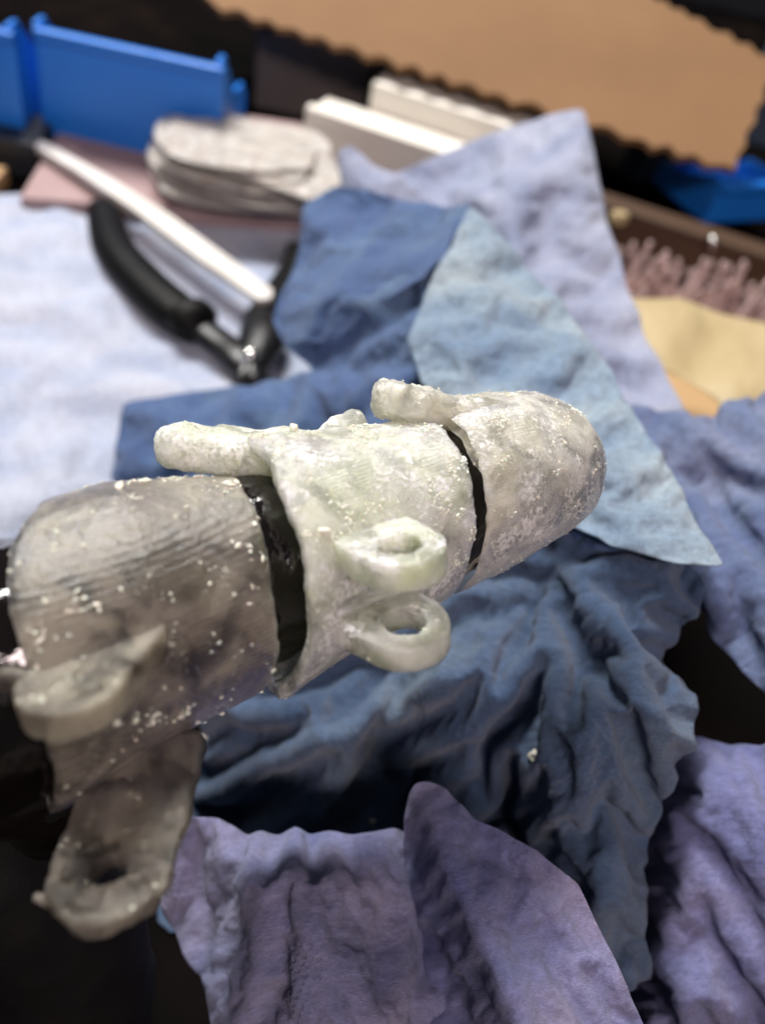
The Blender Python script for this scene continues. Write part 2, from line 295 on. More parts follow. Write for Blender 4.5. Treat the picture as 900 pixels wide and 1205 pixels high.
def sheet(name, ctrl, mt, label, group=None, seed=0, amp=1.6, L=16, oct=4, lv=5, sm=6, outline=None, warp=0.4, thick=0.18, stretch=(1, 1, 0), floor=True, inner=(), grow=0.12, cell=15.0, fine=0.02, fan=None, kf=1.0):
    """ctrl: (px, py, distance) pins the folds of one crumpled sheet; the first `outline` points go round its rim"""
    P = [c[:3] for c in ctrl]; n = outline or len(P)
    ov, oe, of, orv, ore, orf = delaunay_2d_cdt([Vector((c[0], c[1])) for c in P], [(i, (i+1) % n) for i in range(n)]+list(inner), [], 1, 1e-3)
    cz = np.array([P[src[0]][2] if src else np.mean([q[2] for q in P]) for src in orv]); cv = np.array([(o.x, o.y) for o in ov]); ct = [t for t in of if len(t) == 3]
    poly = np.array([(p[0], p[1]) for p in P[:n]], float); rim = []
    for i in range(n):
        a, b = poly[i], poly[(i+1) % n]; k = max(1, int(np.linalg.norm(b-a)/cell)); rim += [a+(b-a)*t/k for t in range(k)]
    rim = np.array(rim); jx = np.array([P_ for P_ in rim])
    gx = np.arange(poly[:, 0].min(), poly[:, 0].max(), cell); gy = np.arange(poly[:, 1].min(), poly[:, 1].max(), cell*0.866)
    X, Y = np.meshgrid(gx, gy); X = X+((np.arange(len(gy)) % 2)*cell/2)[:, None]; g = np.c_[X.ravel(), Y.ravel()]
    rs = np.random.RandomState(seed+50); g = g+rs.uniform(-.22, .22, g.shape)*cell; g = g[in_poly(g, poly)]
    dm = np.full(len(g), 1e9)
    for q in range(0, len(rim)): dm = np.minimum(dm, np.hypot(g[:, 0]-rim[q, 0], g[:, 1]-rim[q, 1]))
    g = g[dm > cell*0.6]; pts = np.vstack([rim, g]); nr_ = len(rim)
    ov, oe, of, orv, _, _ = delaunay_2d_cdt([Vector(p) for p in pts], [(i, (i+1) % nr_) for i in range(nr_)], [], 1, 1e-4)
    xy = np.array([(o.x, o.y) for o in ov]); f = np.array([list(t) for t in of if len(t) == 3]); z = np.full(len(xy), np.nan)
    for t in ct:
        a, b, c = cv[t[0]], cv[t[1]], cv[t[2]]; D = (b[1]-c[1])*(a[0]-c[0])+(c[0]-b[0])*(a[1]-c[1])
        if abs(D) < 1e-6: continue
        l1 = ((b[1]-c[1])*(xy[:, 0]-c[0])+(c[0]-b[0])*(xy[:, 1]-c[1]))/D; l2 = ((c[1]-a[1])*(xy[:, 0]-c[0])+(a[0]-c[0])*(xy[:, 1]-c[1]))/D; l3 = 1-l1-l2
        ok = (l1 > -1e-3) & (l2 > -1e-3) & (l3 > -1e-3) & np.isnan(z); z[ok] = l1[ok]*cz[t[0]]+l2[ok]*cz[t[1]]+l3[ok]*cz[t[2]]
    for i in np.where(np.isnan(z))[0]: z[i] = cz[np.argmin(((cv-xy[i])**2).sum(1))]
    v = np.c_[(xy[:, 0]-CX)/K*z, -(xy[:, 1]-CY)/K*z, z]; v = lapl(v, f, max(1, sm//3))
    q = v[:, :2]*1.0; q[:, 1] += v[:, 2]*0.7; q = q+seed*100
    st = np.array([[math.cos(stretch[2]), -math.sin(stretch[2])], [math.sin(stretch[2]), math.cos(stretch[2])]])
    def kick(v, q, L, amp, s_):
        nr = normals(v, f); nr *= np.sign(-(nr*v).sum(1))[:, None]; ns = lapl(nr, f, 4); ns /= np.linalg.norm(ns, axis=1)[:, None]+1e-9
        return v+ns*(crumple((q @ st)*np.array(stretch[:2]), s_, L, oct, 0.5, warp)*amp)[:, None]
    v0 = v; v = kick(v, q, L, amp, seed); v = buckle(v, f, grow, 160, 0.006, 0.8, v0, fan)
    for k, (g_, it) in enumerate(((fine*1.5, 60), (fine*0.7, 30), (fine*0.3, 12))):
        v, f2 = subdiv(v, f); q, _ = subdiv(q, f); f = f2; v = lapl(v, f, (2, 1, 1)[k], 0.5)
        v = kick(v, q, (9, 4, 2.2)[k], (0.25, 0.07, 0.03)[k]*amp**0.5*kf, seed+7+k); v = buckle(v, f, g_, it, 0.004, 0.6, None, fan)
    v = lapl(v, f, 1, 0.5); ue, cnt, _, _ = edges_of(f); be = ue[cnt == 1]; nb = len(v)
    for _ in range(10):
        dg = np.bincount(be.ravel(), minlength=nb)[:, None]; ss = acc(be[:, 0], v[be[:, 1]], nb)+acc(be[:, 1], v[be[:, 0]], nb); on = dg[:, 0] > 0; v[on] = v[on]*0.5+0.5*(ss[on]/dg[on])
    wv = cam2w(v)
    if floor: wv[:, 2] = np.maximum(wv[:, 2], 0.6+0.3*np.abs(noise(wv/6, 3)))
    o = mesh_obj(name, wv, f, mt, uv=q)
    md = o.modifiers.new('thickness', 'SOLIDIFY'); md.thickness = thick*0.001; md.offset = 0
    return tag(o, label, 'paper towel' if 'towel' in name else 'paper sheet', group)

GT = 'crumpled shop towels heaped on the bench'
# flat pale sheet under the pliers
def ft(px, py, h=1.5): 
    d = pc(px, py, 1.0) @ B3; return (px, py, (h-H)/d[2])
sheet('paper_sheet', [ft(-260, 232), ft(-60, 235, 4), ft(60, 228, 6), ft(200, 236, 2), ft(330, 240), ft(430, 262), ft(460, 420), ft(372, 440, 3), ft(330, 520), ft(180, 700), ft(0, 800), ft(-260, 800),
       ft(40, 330, 3), ft(-80, 420, 1), ft(120, 380, 5), ft(30, 470, 2), ft(230, 470, 1), ft(60, 560, 9), ft(140, 540, 2), ft(10, 620, 6)],
      M['towel_white'], 'flat white paper sheet lying under the black pliers', seed=1, amp=0.8, L=38, oct=3, outline=12, grow=0.03, fine=0.01, cell=20)
# lavender sheet standing at the back
sheet('paper_towel', [(455, 215, 300), (520, 185, 305), (585, 156, 305), (640, 140, 300), (684, 133, 292), (696, 180, 285), (712, 260, 272), (735, 340, 255), (762, 410, 240), (800, 480, 222), (850, 600, 205), (600, 560, 230), (460, 400, 260),
       (596, 165, 296), (600, 250, 260), (610, 330, 248), (530, 240, 300), (690, 260, 262), (650, 200, 276), (700, 350, 254), (660, 400, 236), (730, 430, 236), (640, 290, 272)],
      M['towel_lav'], 'pale lavender towel standing up behind, its corner reaching highest', GT, seed=2, amp=1.0, L=34, oct=3, outline=13, grow=0.06, fine=0.025, cell=18, kf=1.5,
      inner=[(4, 17), (13, 14), (14, 15)])
sheet('paper_towel', [(398, 182, 292), (412, 172, 290), (440, 196, 286), (472, 208, 282), (505, 240, 276), (470, 300, 280), (405, 240, 292), (430, 215, 280)],
      M['towel_lav'], 'small pale towel corner poking up left of the standing lavender towel', GT, seed=3, amp=0.5, L=14, outline=7, grow=0.03, cell=12)
# deep blue fold and its flap, light put into the flap's colour, behind the fingers
sheet('paper_towel', [(324, 376, 252), (336, 345, 256), (352, 300, 262), (362, 250, 266), (400, 226, 268), (440, 228, 262), (480, 240, 250), (520, 246, 240), (552, 248, 226), (600, 296, 224), (645, 352, 222), (698, 432, 205), (768, 538, 180), (846, 664, 150), (770, 652, 152), (700, 640, 152), (560, 620, 170), (470, 640, 176), (380, 640, 190), (300, 640, 205), (200, 640, 225), (135, 560, 240), (150, 478, 246), (240, 464, 244), (335, 452, 236), (372, 436, 232), (345, 408, 240),
       (405, 300, 240), (470, 292, 236), (420, 350, 222), (496, 400, 196), (440, 430, 206), (512, 330, 206), (370, 470, 216), (470, 470, 190), (560, 380, 206), (600, 440, 202), (560, 470, 192), (680, 520, 178), (640, 560, 172), (740, 580, 168), (300, 520, 222), (220, 520, 230), (300, 470, 228), (380, 380, 236), (430, 262, 258)],
      M['towel_deep'], 'deep blue folded towel standing just right of the pliers', GT, seed=4, amp=0.9, L=22, oct=3, outline=27, sm=5, grow=0.07, fine=0.03, cell=16, kf=1.5,
      inner=[(8, 32), (32, 30), (30, 34), (27, 28), (28, 8), (24, 33), (35, 36), (36, 38), (38, 13)])
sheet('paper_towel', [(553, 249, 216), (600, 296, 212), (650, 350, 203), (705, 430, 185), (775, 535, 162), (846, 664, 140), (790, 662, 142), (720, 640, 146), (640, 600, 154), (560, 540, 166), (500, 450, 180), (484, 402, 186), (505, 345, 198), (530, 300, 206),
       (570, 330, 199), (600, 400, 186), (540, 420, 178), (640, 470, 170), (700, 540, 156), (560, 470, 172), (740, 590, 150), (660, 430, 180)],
      M['towel_lit'], 'triangular blue towel flap coloured as if lit, running down behind the fingertip cuff', GT, seed=24, amp=1.3, L=24, oct=3, outline=14, sm=4, grow=0.06, fine=0.03, cell=16, kf=1.8, inner=[(0, 14), (14, 16), (15, 17), (17, 18), (18, 5)])
# towel at the right edge
sheet('paper_towel', [(736, 480, 205), (770, 492, 202), (800, 500, 198), (850, 482, 202), (900, 466, 205), (1000, 450, 205), (1040, 700, 175), (1010, 900, 160), (930, 830, 156), (880, 790, 156), (835, 735, 160), (800, 690, 165), (760, 600, 180),
       (790, 540, 186), (830, 570, 190), (860, 520, 186), (870, 640, 172), (820, 640, 168), (900, 700, 158), (920, 570, 178), (950, 780, 152), (850, 700, 156)],
      M['towel_mid'], 'blue towel rising at the right edge beside the cream bag', GT, seed=5, amp=2.0, L=14, oct=3, outline=13, grow=0.18, fine=0.05, kf=2.0, cell=12, fan=lambda m: 0.35+0*m[:, 0])
# middle heap, finger shade put into its colour; its folds run out from a gathered spot
def fan6(m):
    c = pc(640, 660, 168); return np.arctan2(m[:, 1]-c[1], m[:, 0]-c[0])+math.pi/2
sheet('paper_towel', [(190, 1010, 202.1), (215, 940, 192.7), (240, 850, 183.3), (300, 760, 178.6), (400, 680, 178.6), (520, 640, 171.1), (640, 610, 164.5), (740, 620, 156.0), (800, 660, 150.4), (832, 692, 146.6), (800, 740, 148.5), (782, 775, 148.5), (812, 826, 141.0), (806, 880, 139.1), (772, 930, 141.0), (752, 1000, 142.9), (745, 1080, 141.0), (757, 1150, 141.0), (728, 1166, 139.1), (700, 1130, 141.0), (640, 1230, 150.4), (500, 1230, 169.2), (300, 1230, 188.0), (200, 1150, 202.1),
       (330, 820, 167.3), (300, 900, 171.1), (390, 870, 156.0), (380, 960, 173.0), (470, 830, 161.7), (450, 900, 173.0), (520, 800, 148.5), (560, 880, 161.7), (600, 960, 174.8), (610, 740, 154.2), (640, 790, 144.8), (600, 850, 156.0), (690, 700, 146.6), (660, 840, 141.0), (740, 760, 139.1), (730, 830, 133.5), (760, 830, 131.6), (650, 900, 141.0), (690, 930, 137.2), (670, 980, 142.9), (720, 950, 141.0), (715, 1060, 133.5), (660, 1060, 148.5), (540, 1000, 174.8), (690, 870, 133.5), (580, 690, 161.7), (700, 780, 146.6), (640, 700, 156.0), (520, 740, 161.7)],
      M['towel'], 'blue crumpled towel, shade darkened into its colour, heaped directly below the fingertip', GT, seed=6, amp=2.2, L=14, oct=3, outline=24, sm=4, warp=0.6, grow=0.24, fine=0.06, cell=11, kf=1.5, fan=fan6,
      inner=[(39, 40), (39, 38), (37, 39), (45, 44), (30, 34), (24, 25)])
# lower right towel, warm light put into its colour as lilac
sheet('paper_towel', [(700, 1260, 151.2), (738, 1170, 151.2), (752, 1060, 153.0), (765, 980, 154.8), (790, 900, 156.6), (818, 872, 154.8), (860, 884, 149.4), (905, 880, 145.8), (1010, 850, 144.0), (1040, 1260, 135.0),
       (800, 960, 142.2), (840, 930, 138.6), (800, 1050, 138.6), (860, 1020, 135.0), (850, 1120, 136.8), (900, 980, 133.2), (820, 1180, 131.4), (930, 1100, 131.4), (880, 1200, 135.0), (780, 1130, 140.4)],
      M['towel_warm_lit_plain'], 'blue towel coloured lilac as by warm light, filling the lower right corner', GT, seed=7, amp=1.4, L=16, oct=3, outline=10, grow=0.10, fine=0.04, cell=14, kf=1.8, fan=lambda m: 0.45+0*m[:, 0])
# lower middle towel and the fold standing on it, warm light coloured in
sheet('paper_towel', [(180, 1010, 151.2), (196, 962, 148.5), (240, 962, 144.0), (292, 984, 141.3), (330, 974, 140.4), (380, 976, 140.4), (425, 990, 136.8), (462, 978, 142.2), (510, 990, 151.2), (600, 1050, 144.0), (680, 1120, 142.2), (740, 1260, 135.0), (400, 1300, 126.0), (290, 1300, 126.0), (262, 1230, 131.4), (235, 1150, 142.2), (205, 1080, 151.2),
       (290, 1040, 124.2), (300, 1120, 120.6), (262, 1060, 142.2), (345, 1020, 123.3), (370, 1100, 115.2), (430, 1040, 127.8), (478, 1085, 135.0), (445, 1075, 131.4), (500, 1090, 136.8), (530, 1110, 135.0), (420, 1160, 117.0), (500, 1180, 126.0), (350, 1200, 115.2), (560, 1180, 131.4), (460, 1010, 136.8), (315, 1000, 131.4), (440, 1210, 115.2), (276, 1180, 127.8)],
      M['towel_warm_lit'], 'blue towel at the bottom, warm light painted in as lilac, with a puffed rounded fold below the holed tab', GT, seed=8, amp=1.2, L=14, oct=3, outline=17, sm=8, grow=0.07, fine=0.045, cell=15, kf=2.0, fan=lambda m: 0.12+0*m[:, 0], inner=[(22, 23), (24, 25), (17, 18)])
sheet('paper_towel', [(482, 960, 136.8), (484, 938, 135.9), (492, 925, 135.0), (506, 923, 134.1), (522, 930, 132.3), (543, 950, 129.6), (560, 967, 127.8), (582, 976, 126.0), (625, 1002, 123.3), (676, 1042, 120.6), (700, 1090, 118.8), (728, 1150, 117.0), (775, 1260, 117.0), (600, 1310, 115.2), (480, 1310, 131.4), (470, 1200, 136.8), (468, 1080, 142.2), (476, 1010, 142.2),
       (500, 950, 129.6), (524, 1012, 120.6), (552, 1080, 115.2), (592, 1160, 109.8), (625, 1240, 107.1), (600, 1040, 120.6), (640, 1110, 117.0), (668, 1170, 114.3), (520, 1120, 127.8), (555, 1200, 122.4), (570, 1010, 124.2), (600, 1090, 116.1)],
      M['towel_warm_lit_plain'], 'blue towel fold coloured lilac as by warm light, with a rounded pointed top standing below the middle cuff', GT, seed=9, amp=0.8, L=13, oct=3, outline=18, sm=4, grow=0.06, fine=0.035, cell=13, kf=1.8, inner=[(2, 18), (18, 19), (19, 20), (20, 21), (21, 22)], fan=lambda m: 0.5+0*m[:, 0])
# overlapping layer of the deep blue towel
sheet('paper_towel', [(331, 366, 246), (346, 336, 250), (400, 300, 244), (470, 282, 232), (536, 262, 214), (524, 300, 204), (500, 330, 202), (450, 352, 212), (395, 398, 226), (350, 404, 236), (332, 390, 243),
       (440, 318, 222), (390, 345, 226), (480, 305, 214)],
      M['towel_deep'], 'small blue towel fold lying over the deep blue towel by the pliers', GT, seed=29, amp=0.7, L=14, oct=3, outline=11, sm=4, grow=0.05, cell=12, fan=lambda m: 1.9+0*m[:, 0])

# ---------------------------------------------------------------- black finger and printed cuffs
AX = np.array([.86, .15, .47]); AX /= np.linalg.norm(AX); NN = np.array([0, 0, -1.]); NN -= NN.dot(AX)*AX; NN /= np.linalg.norm(NN); UU = np.cross(AX, NN); UU = UU if UU[1] > 0 else -UU
def path_of(st_):
    C = np.array([pc(*s[:3]) for s in st_]); r = np.array([s[3] for s in st_], float); s = np.r_[0, np.cumsum(np.linalg.norm(np.diff(C, axis=0), axis=1))]
    return C, r, s
def at_s(C, r, s, x):
    c = np.stack([np.interp(x, s, C[:, k]) for k in range(3)], -1)
    lo = x < s[0]; hi = x > s[-1]
    d0 = (C[1]-C[0])/(s[1]-s[0]); d1 = (C[-1]-C[-2])/(s[-1]-s[-2])
    c = np.where(lo[..., None], C[0]+(x-s[0])[..., None]*d0, c); c = np.where(hi[..., None], C[-1]+(x-s[-1])[..., None]*d1, c)
    return c, np.interp(x, s, r)
def cuff(parent, stations, mt, thick, s0t, s1t, seed, rough=0.25, warp=0.2, nphi=300, ns=150, closed=False):
    C, r, s = path_of(stations); S = s[-1]
    ph = np.arange(nphi)/nphi*360; pw_ = (ph+180) % 360-180
    cir = np.c_[np.cos(np.radians(ph))*2.5, np.sin(np.radians(ph))*2.5, ph*0]
    s0 = np.interp(pw_, [a for a, _ in s0t], [b for _, b in s0t])+fbm(cir*2, seed, 5)*rough*1.2
    s1 = S+np.interp(pw_, [a for a, _ in s1t], [b for _, b in s1t])+fbm(cir*2, seed+9, 5)*rough
    # profile: outer side, rounded end, inner side back, rounded end
    u = np.linspace(0, 1, ns); prof = []
    e = 0.35
    for x in u: prof.append((x, 0.0, 1))
    if closed:
        rows = [(x, 0) for x in u]+[(x, thick) for x in u[::-1]]
    else:
        rows = [(x, 0) for x in u]+[(1, 0.25*thick), (1, .5*thick), (1, .75*thick)]+[(x, thick) for x in u[::-1][::3]]+[(0, .75*thick), (0, .5*thick), (0, .25*thick)]
    rows = np.array(rows); nr = len(rows)
    U_, PH = np.meshgrid(rows[:, 0], ph); Dp = np.broadcast_to(rows[:, 1], U_.shape)
    x = s0[:, None]+(s1-s0)[:, None]*U_
    if not closed:   # round the lips
        lip = (Dp == 0)*0.35*np.exp(-np.minimum(x-s0[:, None], s1[:, None]-x)/0.35)
    else: lip = (Dp == 0)*0.35*np.exp(-(x-s0[:, None])/0.35)
    c, rr = at_s(C, r, s, x); rr = np.maximum(rr-Dp-lip, 0.0)
    a = np.radians(PH)[..., None]; dirn = np.cos(a)*NN+np.sin(a)*UU
    p = c+rr[..., None]*dirn; v = p.reshape(-1, 3); dv = dirn.reshape(-1, 3)
    d = fbm(v/6, seed, 2)*warp+fbm(v/0.9, seed+4, 3)*0.05
    v = v+dv*(d*(rr.ravel() > 0.5))[:, None]
    return mesh_obj('cuff_shell', cam2w(v), gridfaces(nphi, nr, True, not closed), mt, parent), (v.reshape(nphi, nr, 3)[:, :ns], dirn[:, :ns])
LUGS = []
def lug(parent, hub, rad, hole, tail, N, mt, thick=3.3, seed=0, wtail=None, name='lug', nth=150, lump=0.22, flare=0.5, keepd=False, rnd=0.5):
    """eye tab: round end at `hub` (camera mm), reaching to `tail` in the shell, pierced by a hole"""
    N = np.array(N, float); N /= np.linalg.norm(N); d = np.array(tail)-hub
    if keepd: N -= N.dot(d)/d.dot(d)*d; N /= np.linalg.norm(N)
    d -= d.dot(N)*N; Ln = np.linalg.norm(d); d /= Ln; e = np.cross(N, d)
    th = np.arange(nth)/nth*2*math.pi; cs, sn = np.cos(th), np.sin(th); wt = (wtail or rad)
    out = []
    for c, s_ in zip(cs, sn):
        if c <= 0: out.append((rad*c, rad*s_)); continue
        # ray against the tapered sides and the tail end
        best = 1e9
        dw = (wt-rad)/Ln
        for sg in (1, -1):
            den = sg*s_-dw*c
            if den > 1e-6: best = min(best, rad/den)
        if c > 1e-6: best = min(best, Ln/c)
        out.append((best*c, best*s_))
    out = np.array(out); inn = np.c_[cs, sn]*hole if hole else np.c_[cs, sn]*0.02
    bv = 0.35; prof = [(0, -1), (0, 1)] ; rows = []
    nside = 9; nf = 16
    h0 = max(0.0, 1-rnd/(thick/2)); hs = sorted(set([1.0, h0+(1-h0)*.97, h0+(1-h0)*.85, h0+(1-h0)*.6, h0+(1-h0)*.3, h0*0.7, h0*0.35, 0.0])); hs = hs[::-1]+[-x for x in hs[1:]]
    side = [(x, 1-rnd/rad*(1-math.sqrt(max(0, 1-(max(0, abs(x)-h0)/(1-h0))**2)))) for x in hs]; nside = len(side); ins = []
    for h_, k_ in side[::-1]: rows.append((0.0, h_)); ins.append(2-k_ if rnd < 1 else 1)
    for k in range(1, nf): rows.append((0.06+(0.9-rnd/rad)*k/nf, 1.0)); ins.append(1)
    for h_, k_ in side: rows.append((1.0, h_)); ins.append(k_)
    for k in range(1, nf): rows.append((0.96-rnd/rad-(0.9-rnd/rad)*k/nf, -1.0)); ins.append(1)
    ins = np.array(ins)
    rows = np.array(rows); v = []
    for i in range(nth):
        xy = inn[i]+(out[i]-inn[i])*rows[:, :1]
        hz = rows[:, 1]*thick/2*(1+flare*np.clip((xy[:, 0]-rad*0.6)/(Ln-rad*0.6), 0, 1)**2)
        shr = ins
        xy = xy*shr[:, None]
        v.append(hub+xy[:, :1]*d+xy[:, 1:]*e+hz[:, None]*N)
    v = np.vstack(v); f = gridfaces(nth, len(rows), True, True)
    nr = normals(v, f)
    dd = fbm(v/2.2, seed, 4)*lump+fbm(v/0.6, seed+3, 2)*0.05
    if np.sum(nr[len(rows)*0+nside+3]*N) < 0: nr = -nr
    v = v+nr*dd[:, None]
    LUGS.append((parent, v, nr))
    o = mesh_obj(name, cam2w(v), f, mt, parent)
    me = o.data; bm = bmesh.new(); bm.from_mesh(me); bmesh.ops.recalc_face_normals(bm, faces=bm.faces[:]); bm.to_mesh(me); bm.free()
    return o
_ico = None
def crumbs(parent, name, pts, nrm, sizes, seed=0, top=False, label=None):
    """tiny broken flakes joined in one mesh"""
    rs = np.random.RandomState(seed)
    t = (1+5**.5)/2; iv = np.array([(-1, t, 0), (1, t, 0), (-1, -t, 0), (1, -t, 0), (0, -1, t), (0, 1, t), (0, -1, -t), (0, 1, -t), (t, 0, -1), (t, 0, 1), (-t, 0, -1), (-t, 0, 1)])/1.9
    if_ = np.array([(0, 11, 5), (0, 5, 1), (0, 1, 7), (0, 7, 10), (0, 10, 11), (1, 5, 9), (5, 11, 4), (11, 10, 2), (10, 7, 6), (7, 1, 8), (3, 9, 4), (3, 4, 2), (3, 2, 6), (3, 6, 8), (3, 8, 9), (4, 9, 5), (2, 4, 11), (6, 2, 10), (8, 6, 7), (9, 8, 1)])
    n = len(pts); A = rs.normal(size=(n, 3, 3)); Q = np.linalg.qr(A)[0]; fl = nrm/np.linalg.norm(nrm, axis=1)[:, None]; sc = rs.uniform(0.3, 1.15, (n, 1, 3))*sizes[:, None, None]*0.5
    v = iv[None]*(1+rs.uniform(-.5, .5, (n, 12, 1)))*sc; v = np.einsum('nij,nkj->nki', Q, v); v = v-0.55*(v*fl[:, None]).sum(2, keepdims=True)*fl[:, None]
    v = v+(pts+nrm*sizes[:, None]*0.15)[:, None]; f = (if_[None]+np.arange(n)[:, None, None]*12).reshape(-1, 3)
    o = mesh_obj(name, cam2w(v.reshape(-1, 3)), f, M['crumb'], parent, smooth=False); return o
def scatter(surf, n, seed, smin, smax, dens=None, power=4.5):
    P, D = surf; rs = np.random.RandomState(seed); P = P.reshape(-1, 3); D = D.reshape(-1, 3)
    vis = (D*(-P)).sum(1) > -0.3*np.linalg.norm(P, axis=1)*0.6
    wt = vis*np.clip(0.5+fbm(P/3.0, seed+2, 4), 0.02, 2)**3.5
    if dens is not None: wt = wt*dens(P, D)
    i = rs.choice(len(P), n, p=wt/wt.sum()); s = smin+(smax-smin)*rs.rand(n)**power
    return P[i]+rs.normal(size=(n, 3))*0.08, D[i], s

# black sleeve-covered finger, with the hand it belongs to
hand = empty('black_hand', W(-60, 820, 95)-np.array([0, 0, 70.0]))
tag(hand, 'glossy black artificial hand and finger carrying the three clear cuffs', 'artificial hand')
core_st = [(-420, 985, 80, 15.5), (-170, 880, 87, 15), (50, 772, 95, 14.2), (170, 716, 99.5, 13), (285, 676, 105, 12.0), (400, 634, 110.5, 11.0), (500, 598, 115, 10.9), (580, 568, 121, 8.5), (630, 552, 124, 6.0), (650, 548, 126, 0.3)]
C, r, s = path_of(core_st); xs = np.linspace(0, s[-1], 220); c, rr = at_s(C, r, s, xs); ph = np.arange(96)/96*2*math.pi
v = c[:, None]+rr[:, None, None]*(np.cos(ph)[None, :, None]*NN+np.sin(ph)[None, :, None]*UU); dv = (np.cos(ph)[None, :, None]*NN+np.sin(ph)[None, :, None]*UU)+np.zeros_like(v)
v = v.reshape(-1, 3); dv = dv.reshape(-1, 3)
wr = 0.7*np.abs(noise(v/np.array([5, 8, 5.]), 5))+0.25*noise(v/4.0, 8)
mesh_obj('finger', cam2w(v-dv*(wr*0.9)[:, None]), gridfaces(220, 96, False, True), M['core'], hand)
tube('palm', [W(-330, 800, 105), W(-260, 1000, 120), W(-180, 1180, 135), W(-150, 1420, 150)], [26, 34, 36, 34], M['rubber'], hand, n=60, m=48, lump=0.05)
tube('finger', [W(-200, 1010, 112), W(-60, 1010, 112), W(30, 1040, 118), W(90, 1130, 128), W(100, 1260, 140)], [12, 12, 11.5, 11, 10], M['rubber'], hand, n=60, m=40, lump=0.04, seed=3)
tube('thumb', [W(-120, 900, 106), W(-20, 905, 106), W(50, 925, 108), W(62, 965, 112)], [10, 8.5, 7.5, 6], M['core'], hand, n=50, m=36, lump=0.03, seed=6)

def printed(name, label):
    o = empty(name, (0, 0, 0)); return tag(o, label, 'finger cuff')
GC = 'clear printed cuffs on the black finger'
# --- left cuff (nearest)
lc = empty('finger_cuff', W(160, 730, 99)); tag(lc, 'smoky grey printed cuff nearest the camera with a long holed tab hanging down', 'finger cuff', GC)
shL, sfL = cuff(lc, [(50, 770, 95, 16.4), (150, 722, 99, 15.4), (275, 688, 105, 13.4)], M['resin_grey'], 1.3,
     [(-180, 0), (-100, -2), (-50, -2), (0, -3), (25, -3.8), (50, -2.2), (75, 2), (100, 3), (180, 0)], [(-180, 0), (-90, 0.6), (0, 0), (90, 1.5), (180, 0)], 11, warp=0.05)
lug(lc, pc(86, 816, 79), 5.0, 0, pc(215, 708, 98), LAYN, M['resin_grey'], 3.2, 21, 4.0)
lug(lc, pc(132, 1032, 80), 5.8, 1.75, pc(172, 835, 95), LAYN, M['resin_grey'], 1.9, 22, 6.2, lump=0.35, flare=0.4)
tube('sprue', [W(35, 800, 80), W(18, 800, 80), W(2, 796, 81)], [1.0, 1.2, .9], M['resin_grey'], lc, lump=0.3)
tube('sprue', [W(75, 1065, 79), W(55, 1060, 79), W(42, 1056, 79)], [0.9, .7, .45], M['resin_grey'], lc, lump=0.3, seed=4)
# --- middle cuff
mc = empty('finger_cuff', W(410, 630, 110)); tag(mc, 'frosted clear printed cuff in the middle with two round eye tabs in front', 'finger cuff', GC)
shM, sfM = cuff(mc, [(302, 668, 105.5, 16.0), (345, 650, 108, 15.0), (400, 632, 110.5, 14.0), (500, 600, 115, 12.2)], M['resin_clear'], 2.0,
     [(-180, 1), (-110, 0), (-75, -1.0), (-30, 0), (25, 0), (60, 0), (100, 0), (180, 0)], [(-180, 0), (-75, -1.2), (0, 0), (90, 0.6), (180, 0)], 12)
LN2 = np.array([-0.05, .91, -.41]); LN2 /= np.linalg.norm(LN2)
hub1 = pc(472, 656, 93.5); hub2 = pc(476, 744, 96.5)
lug(mc, hub1, 5.0, 2.45, pc(372, 664, 110), LN2, M['resin_clear'], 3.5, 31, 5.8, flare=0.5, lump=0.12, rnd=0.4)
lug(mc, hub2, 5.15, 2.5, pc(362, 752, 112), (-.04, .86, -.51), M['resin_clear'], 3.3, 32, 6.4, flare=0.5, lump=0.12, rnd=0.4)
lug(mc, pc(230, 526, 106), 4.9, 0, pc(395, 634, 110)+UU*9.5+NN*2, UU*0.95+NN*0.26, M['resin_clear'], 4.9, 33, 6.4, flare=0.4, keepd=True, rnd=1.7, lump=0.35)
for k in range(4):
    a_, b_ = pc(396+3*k, 722-7*k, 95.0+0.5*k), pc(480+3*k, 690-7*k, 98.5+0.5*k)
    tube('ridge', [cam2w(a_), cam2w((a_+b_)/2), cam2w(b_)], [0.42, 0.45, 0.42], M['resin_clear'], mc, n=24, m=12, lump=0.15, seed=80+k)
# --- right cuff (fingertip)
rc = empty('finger_cuff', W(600, 560, 121)); tag(rc, 'frosted clear thimble shaped cuff closed over the fingertip', 'finger cuff', GC)
shR, sfR = cuff(rc, [(502, 592, 116.5, 13.0), (580, 565, 121, 12.2), (630, 550, 124.5, 10.9), (660, 545, 127, 8.9), (676, 543, 128.5, 6.6), (686, 541, 129.3, 3.8), (690, 540, 129.6, 0)], M['resin_warm'], 1.8,
     [(-180, 1), (-60, 0.3), (0, 0.9), (40, 1.2), (90, 0.6), (180, 1)], [(-180, 0), (180, 0)], 13, closed=True)
lug(rc, pc(479, 475, 113), 5.0, 0, pc(590, 562, 122)+UU*7.0+NN*2, UU*0.95+NN*0.26, M['resin_warm'], 4.6, 41, 5.6, flare=0.4, keepd=True, rnd=1.6, lump=0.5)

